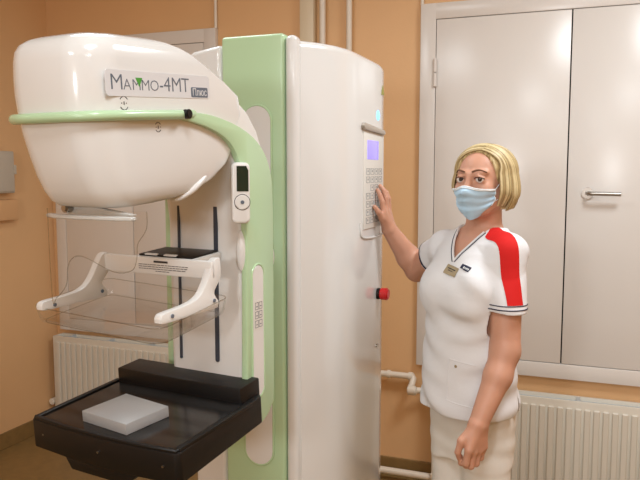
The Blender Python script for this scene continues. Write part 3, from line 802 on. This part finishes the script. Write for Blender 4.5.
# face mask
def bsample(p):
    i = [int(round((p[k]-bodyF.lo[k])/bodyF.h)) for k in range(3)]; return float(bodyF.F[i[0], i[1], i[2]])
nu, nv = 32, 24
zz_ = np.zeros((nv+1, nu+1)); rr0 = np.zeros((nv+1, nu+1)); aa_ = np.zeros((nv+1, nu+1))
for j in range(nv+1):
    for i in range(nu+1):
        v = j/nv; u = -1+2*i/nu; a = u*R(61)*(1-.20*max(0, v-.55)/.45)
        ztop = -.030+.010*math.exp(-(u/.25)**2); zbot = -.122+.038*abs(u)**1.6
        z = ztop+(zbot-ztop)*v; zz_[j, i] = z; aa_[j, i] = a
        r = .14
        while r > .03 and bsample(hl((math.sin(a)*r, -.010-math.cos(a)*r, max(z, -.106)))) > 0: r -= .001
        rr0[j, i] = r+.0035+.017*math.exp(-(u/.30)**2)*math.exp(-((v-.34)/.26)**2)
rr1 = rr0.copy()
for _ in range(40):
    q = rr1.copy(); q[1:-1, 1:-1] = (rr1[:-2, 1:-1]+rr1[2:, 1:-1]+rr1[1:-1, :-2]+rr1[1:-1, 2:])/4
    q[0, 1:-1] = (rr1[0, :-2]+rr1[0, 2:])/2; q[-1, 1:-1] = (rr1[-1, :-2]+rr1[-1, 2:])/2
    rr1 = np.maximum(q, rr0)
b = bmesh.new(); rows = []
for j in range(nv+1):
    row = []
    for i in range(nu+1):
        v = j/nv; u = -1+2*i/nu; r = rr1[j, i]
        if .15 < v < .88: r += .0016*math.sin((v-.15)*2*PI*4)*(1-.3*abs(u))
        if v > .85: r -= .010*(v-.85)/.15
        a = aa_[j, i]; row.append(b.verts.new(hl((math.sin(a)*r, -.010-math.cos(a)*r, zz_[j, i]))))
    rows.append(row)
for r0, r1 in zip(rows, rows[1:]):
    for i in range(nu): b.faces.new((r0[i], r0[i+1], r1[i+1], r1[i]))
cos_ = [[v_.co.copy() for v_ in r_] for r_ in rows]
bmesh.ops.recalc_face_normals(b, faces=b.faces)
bmesh.ops.solidify(b, geom=list(b.faces), thickness=.0012)
mk = lpart('face_mask', b, M['mask'], woman, recalc=False)
b = bmesh.new()
c0 = Vector(hl((0, 0, -.05)))
def out(p, d=.0014): q = p-c0; q.z = 0; return p+q.normalized()*d
tube([out(p) for p in cos_[0]], .0018, 6, bm=b); tube([out(p) for p in cos_[1]], .0016, 6, bm=b)
tube([out(r_[0]) for r_ in cos_[:-3]], .0014, 6, bm=b); tube([out(r_[-1]) for r_ in cos_[:-3]], .0014, 6, bm=b)
lpart('mask_border', b, M['maskw'], mk)
for s, e in ((1, -1), (-1, 0)):
    b = bmesh.new()
    tube(spline([cos_[0][e], hpt((s*.073, -.018, -.004)), hpt((s*.078, .004, .006)), hpt((s*.080, .018, .0))], 5), .0012, 6, bm=b)
    tube(spline([cos_[17][e], hpt((s*.068, -.018, -.052)), hpt((s*.075, .002, -.036)), hpt((s*.080, .014, -.02))], 5), .0012, 6, bm=b)
    lpart('ear_loop', b, M['maskw'], mk)

# tunic
def wrinkle(X, Y, Z):
    return (1+.7*np.clip((1.15-Z)/.1, 0, 1))*(.0034*np.sin(38*Z+22*X-9*Y+2.0*np.sin(14*X+9*Z))*np.sin(9*Z+7*Y+1)+.0022*np.sin(70*Z-31*Y+13*X+1.5*np.sin(20*Y))*np.sin(13*X+6*Z)).astype(np.float32)
def torso_prims(A):
    A(profile([(.76, .008, .156, -.150, .122), (.86, .008, .156, -.158, .118), (.95, .008, .152, -.156, .100), (1.05, .01, .150, -.146, .092), (1.14, .01, .152, -.146, .095), (1.20, .012, .153, -.145, .102), (1.26, .012, .152, -.130, .104), (1.32, .012, .134, -.100, .095), (1.36, .014, .10, -.072, .08), (1.385, .018, .073, -.05, .073)], 2.15), .03)
    for s in (-1, 1): A(ell((.012+s*.060, -.103, 1.195), (.066, .050, .068)), .045)
    A(cone((.06, .008, 1.358), (.135, -.004, 1.335), .040, .050), .04)
    A(cone((-.04, .015, 1.355), (-.125, .012, 1.315), .040, .048), .04)
def sleeve_prims(A, cut):
    e = np.array(elR); s_ = np.array(shR); c_ = s_+(e-s_)*.42
    A(cone((.132, -.014, 1.326), (.172, -.058, 1.10), .056, .060), .02)
    A(cone(tuple(s_), tuple(s_+(e-s_)*.6), .054, .058), .02)
    return c_, (e-s_)/np.linalg.norm(e-s_)
B_ = ((-.36, -.26, .76), (.28, .18, 1.43), .0034)
g = Grid(*B_); gs_ = Grid(*B_); g_t = g
torso_prims(lambda prim, k: g.add(*prim, k=k))
cR, dR = sleeve_prims(lambda prim, k: gs_.add(*prim, k=k), True)
X = g.ax[0][:, None, None]; Y = g.ax[1][None, :, None]; Z = g.ax[2][None, None, :]
pr_ = (X-cR[0])*dR[0]+(Y-cR[1])*dR[1]+(Z-cR[2])*dR[2]
CUFF = 1.158
cutf = np.where(X > 0, CUFF-.10*(Y+.03)*0-Z, pr_)
def smin(a, b, k): h_ = np.clip(.5+.5*(a-b)/k, 0, 1); return a*(1-h_)+b*h_-k*h_*(1-h_)
W_ = wrinkle(X, Y, Z)
kb = (.006+.019*np.clip((Z-1.20)/.10, 0, 1)).astype(np.float32)
Fo = smin(g.F, np.maximum(gs_.F, cutf), kb)+W_
Fi = smin(g.F, gs_.F, kb)+W_+.0085
ofs = [int(round((g.lo[k]-bodyF.lo[k])/H)) for k in range(3)]
ix_ = [np.clip(np.arange(g.n[k])+ofs[k], 0, bodyF.n[k]-1) for k in range(3)]
BF = bodyF.F[np.ix_(*ix_)]-.0055
valid = ((np.abs(X) < .125) | ((X > 0) & (Z > CUFF)) | ((X < 0) & (pr_ < 0))) & ((Z < 1.365) | ((np.abs(X-.02) > .085) & (X > -.17) & (Z < 1.41)))
BF = np.where(valid, BF, .2).astype(np.float32)
Fo = np.minimum(Fo, BF); Fi = np.minimum(Fi, BF+.0085)
T = np.maximum(Fo, -Fi)
T = np.maximum(T, .826-Z)
T = np.maximum(T, -np.maximum(np.abs(Y-.035)-(.885-Z)*.28, .08-X))   # side slit
# neckline: V wedge in front and round opening behind
ax_ = .014
wedge = np.maximum(np.abs(X-ax_)-(Z-1.297)*.66, Y-.03)
ringn = np.sqrt(((X-.024)/.068)**2+((Y-.018)/.060)**2)*.06-.06
ringn = np.maximum(ringn, 1.30-Z)
T = np.maximum(T, -np.minimum(wedge, ringn)); T = np.maximum(T, Z-1.415)
V, Q = surf(T.astype(np.float32), g.lo.astype(float), g.h)
tunic = sdf_mesh('tunic', V, Q, M['tunic'], woman, 1)
# clean bands cut from the tunic surface
def band(name, m, parent, planes, off=.0012, keep=None, axis=None):
    b = bmesh.new(); b.from_mesh(tunic.data)
    for v_ in b.verts: v_.co.z += ZF
    for co, no in planes:
        bmesh.ops.bisect_plane(b, geom=list(b.verts)+list(b.edges)+list(b.faces), plane_co=co, plane_no=no, clear_outer=True)
    if keep:
        bmesh.ops.delete(b, geom=[f for f in b.faces if not keep(f.calc_center_median())], context='FACES')
    b.normal_update()
    if axis is not None: bmesh.ops.delete(b, geom=[f for f in b.faces if f.normal.dot(f.calc_center_median()-axis(f.calc_center_median())) < 0], context='FACES'); b.normal_update()
    nm = {v_: v_.normal.copy() for v_ in b.verts}
    for v_ in b.verts: v_.co += nm[v_]*off
    return lpart(name, b, m, parent, recalc=False, angle=180)
tt = Vector((.30, .95, 0)).normalized(); cc = Vector((.163, -.052, 1.2))
axL = lambda c: Vector((.132+.04*(1.326-c.z)/.226 if c.z < 1.326 else c.x*.9, -.014-.044*(1.326-c.z)/.226 if c.z < 1.326 else c.y, min(c.z, 1.31)))
band('shoulder_stripe', M['redcloth'], tunic, [(cc+tt*.0245, tt), (cc-tt*.0245, -tt), ((0, 0, 1.184), (0, 0, -1)), ((.082, 0, 1.3), (-1, 0, 0)), ((0, 0, 1.50), (0, 0, 1))], keep=lambda c: c.x > .155 or c.z > 1.335, axis=axL)
def fo_at(p):
    i = [int((p[k]-g.lo[k])/g.h) for k in range(3)]; f = [(p[k]-g.lo[k])/g.h-i[k] for k in range(3)]; r = 0
    for dx in (0, 1):
        for dy in (0, 1):
            for dz in (0, 1): r += float(Fo[i[0]+dx, i[1]+dy, i[2]+dz])*(f[0] if dx else 1-f[0])*(f[1] if dy else 1-f[1])*(f[2] if dz else 1-f[2])
    return r
for zc_, rd in ((1.1815, .0016), (1.1700, .0019)):
    t_ = (1.326-zc_)/.226; cx_, cy_ = .132+.04*t_, -.014-.044*t_; runs = [[]]
    for k in range(73):
        a = R(5*k+135); r = .04
        while r < .085 and fo_at((cx_+math.cos(a)*r, cy_+math.sin(a)*r, zc_)) < 0: r += .0005
        if r < .074: runs[-1].append(Vector((cx_+math.cos(a)*(r+.0002), cy_+math.sin(a)*(r+.0002), zc_)))
        elif runs[-1]: runs.append([])
    best = max(runs, key=len)
    for _ in range(2): best = [best[0]]+[(best[i-1]+best[i]*2+best[i+1])/4 for i in range(1, len(best)-1)]+[best[-1]]
    lpart('cuff_stripe', tube(best, rd, 8), M['navy'], tunic)
d3 = Vector(tuple(float(q) for q in dR)); c3 = Vector(tuple(float(q) for q in cR))
band('cuff_stripe', M['navy'], tunic, [(c3-d3*.004, d3), (c3-d3*.012, -d3), ((-.13, 0, 0), (1, 0, 0))], axis=lambda c: c3+d3*(c-c3).dot(d3))
# neckline trim from the shell surface: sample outer surface by ray marching inward from the front
def front_y(x, z, add=.001):
    ix = int(round((x-g.lo[0])/g.h)); iz = int(round((z-g.lo[2])/g.h)); col_ = Fo[ix, :, iz]
    k = int(np.argmax(col_ < 0)); 
    if k == 0: return None
    t = col_[k-1]/(col_[k-1]-col_[k]); return float(g.ax[1][k-1]+g.h*t)-add
for offx, nm_, m_, rr_ in ((0.0, 'neck_trim', 'tunic', .0036), (.0055, 'neck_stripe', 'navy', .0013)):
    b = bmesh.new()
    for s in (-1, 1):
        pts = []
        for k in range(14):
            z = 1.296+k*.0068; x = ax_+s*((z-1.297)*.66+offx)
            y = front_y(x, z-offx*.3, .0012)
            if y is None or y > .03: break
            pts.append(Vector((x, y, z-offx*.3)))
        for _ in range(3):
            pts = [pts[0]]+[(pts[i-1]+pts[i]*2+pts[i+1])/4 for i in range(1, len(pts)-1)]+[pts[-1]]
        if len(pts) > 2: tube(pts, rr_, 8, bm=b)
    lpart(nm_, b, M[m_], tunic)
def on_front(x, z, add=.001): return Vector((x, front_y(x, z, add), z))
def decal(name, x0, z0, w, h, m, parent, ang=0, th=.0012, add=.0025):
    b = bmesh.new(); n = 4; top = []; bot = []
    for j in range(n+1):
        for i in range(n+1):
            u, v = (i/n-.5)*w, (j/n-.5)*h; x = x0+u*math.cos(ang)-v*math.sin(ang); z = z0+u*math.sin(ang)+v*math.cos(ang)
            p = on_front(x, z, add); top.append(b.verts.new(p))
    for j in range(n):
        for i in range(n): b.faces.new((top[j*(n+1)+i], top[j*(n+1)+i+1], top[(j+1)*(n+1)+i+1], top[(j+1)*(n+1)+i]))
    bmesh.ops.recalc_face_normals(b, faces=b.faces); bmesh.ops.solidify(b, geom=list(b.faces), thickness=th)
    return lpart(name, b, m, parent)
bd_ = decal('name_badge', .022, 1.270, .050, .026, M['bronze'], tunic, R(-10), .0015, .004)
decal('badge_print', .022, 1.274, .034, .0022, M['inkblack'], bd_, R(-10), .0005, .0052)
decal('badge_print', .022, 1.268, .026, .0016, M['inkblack'], bd_, R(-10), .0005, .0052)
lg = decal('chest_emblem', .070, 1.283, .036, .012, M['navy'], tunic, R(-14), .001, .003)
for k, (dx, w) in enumerate(((-.004, .004), (.002, .003), (.007, .004), (.0125, .004))):
    decal('emblem_print', .070+dx, 1.2822-dx*.25, w, .0045, M['maskw'], lg, R(-14+20*(k % 2)), .0005, .0042)
# pocket
pk = bmesh.new()
def seam(pts, r=.0014): tube([on_front(x, z, .0004) for x, z in pts], r, 6, bm=pk)
seam([(.035+.012*k, 1.005-.0012*k) for k in range(8)]); seam([(.035, 1.005-.018*k) for k in range(8)]); seam([(.035+.012*k, .879-.0012*k) for k in range(8)])
lpart('pocket_seam', pk, M['tunic'], tunic)
b = cyl((0, 0, 0), .0045, .002, 'y', 14); p = on_front(.060, .986, .001)
for v_ in b.verts: v_.co += p
lpart('pocket_stud', b, M['bronze'], tunic)

# trousers
g2 = Grid((-.21, -.19, ZF), (.21, .21, .90), .0045)
A = lambda prim, k=.02: g2.add(*prim, k=k)
A(profile([(.66, 0, .122, -.094, .120), (.72, 0, .126, -.100, .130), (.80, .0, .130, -.108, .136), (.90, .0, .134, -.12, .112)]), .03)
for s in (-1, 1):
    A(cone((s*.060, 0, .78), (s*.070, -.005, .38), .080, .070), .03)
    A(cone((s*.070, -.005, .38), (s*.072, .02, -.04), .070, .070), .02)
X = g2.ax[0][:, None, None]; Y = g2.ax[1][None, :, None]; Z = g2.ax[2][None, None, :]
F2 = g2.F+.0014*np.sin(90*Z+20*Y+18*X)*np.exp(-((Z-.72)/.06)**2)+.002*np.sin(40*X+12*Z)
F2 = np.maximum(F2, -.062-Z); F2 = np.maximum(F2, Z-.875)
V, Q = surf(F2.astype(np.float32), g2.lo.astype(float), g2.h)
sdf_mesh('trousers', V, Q, M['trouser'], woman, 1)
for s in (-1, 1):
    gs = Grid((s*.075-.07, -.20, ZF), (s*.075+.07, .10, .03), .0045)
    gs.add(*ell((s*.075, -.045, -.055), (.046, .125, .048)), k=.01); gs.add(*cone((s*.073, .03, -.05), (s*.073, .03, -.02), .045, .042), k=.02)
    Zs = gs.ax[2][None, None, :]
    V, Q = surf(np.maximum(gs.F, (ZF+.004)-Zs).astype(np.float32), gs.lo.astype(float), gs.h)
    sdf_mesh('shoe', V, Q, M['shoe'], woman, 1)

# ---------------------------------------------------------------- camera
cam = bpy.data.cameras.new('camera'); cam.sensor_width = 36; cam.lens = 707/640*36; cam.clip_start = .02
co = bpy.data.objects.new('camera', cam); COL.objects.link(co)
co.location = (0, 0, 1.57); co.rotation_euler = (PI/2-math.atan(70/707), 0, R(21))
bpy.context.scene.camera = co

# ---------------------------------------------------------------- lights
def area(name, loc, target, sx, sy, power, color):
    l = bpy.data.lights.new(name, 'AREA'); l.shape = 'RECTANGLE'; l.size = sx; l.size_y = sy; l.energy = power; l.color = color
    o = bpy.data.objects.new(name, l); COL.objects.link(o); o.location = loc
    o.rotation_euler = (Vector(target)-Vector(loc)).to_track_quat('-Z', 'Y').to_euler(); return o
LC = (.90, .96, 1)
area('ceiling_light', (.07, .2, 2.93), (.07, .2, 0), .6, .6, 20, LC)
area('ceiling_light', (.5, 2.2, 2.93), (.5, 2.2, 0), .6, .6, 26, LC)
area('ceiling_light', (-1.5, 1.9, 2.93), (-1.5, 1.9, 0), .6, .6, 8, LC)
area('ceiling_light', (-1.2, -1.6, 2.93), (-1.2, -1.6, 0), .6, .6, 16, LC)
area('ceiling_light', (1.3, -1.3, 2.93), (1.3, -1.3, 0), .6, .6, 16, LC)
area('room_light', (-.62, -2.3, 1.85), (-.4, 3.6, 1.6), .3, .3, 20, (.95, .98, 1))
w = bpy.data.worlds.new('world'); bpy.context.scene.world = w; w.use_nodes = True
w.node_tree.nodes['Background'].inputs[0].default_value = (1, .95, .9, 1); w.node_tree.nodes['Background'].inputs[1].default_value = .05
vs = bpy.context.scene.view_settings
vs.view_transform = 'Standard'; vs.look = 'None'; vs.gamma = 1; vs.use_curve_mapping = False; vs.exposure = .5
for k_ in list(ROOTLOC): pass
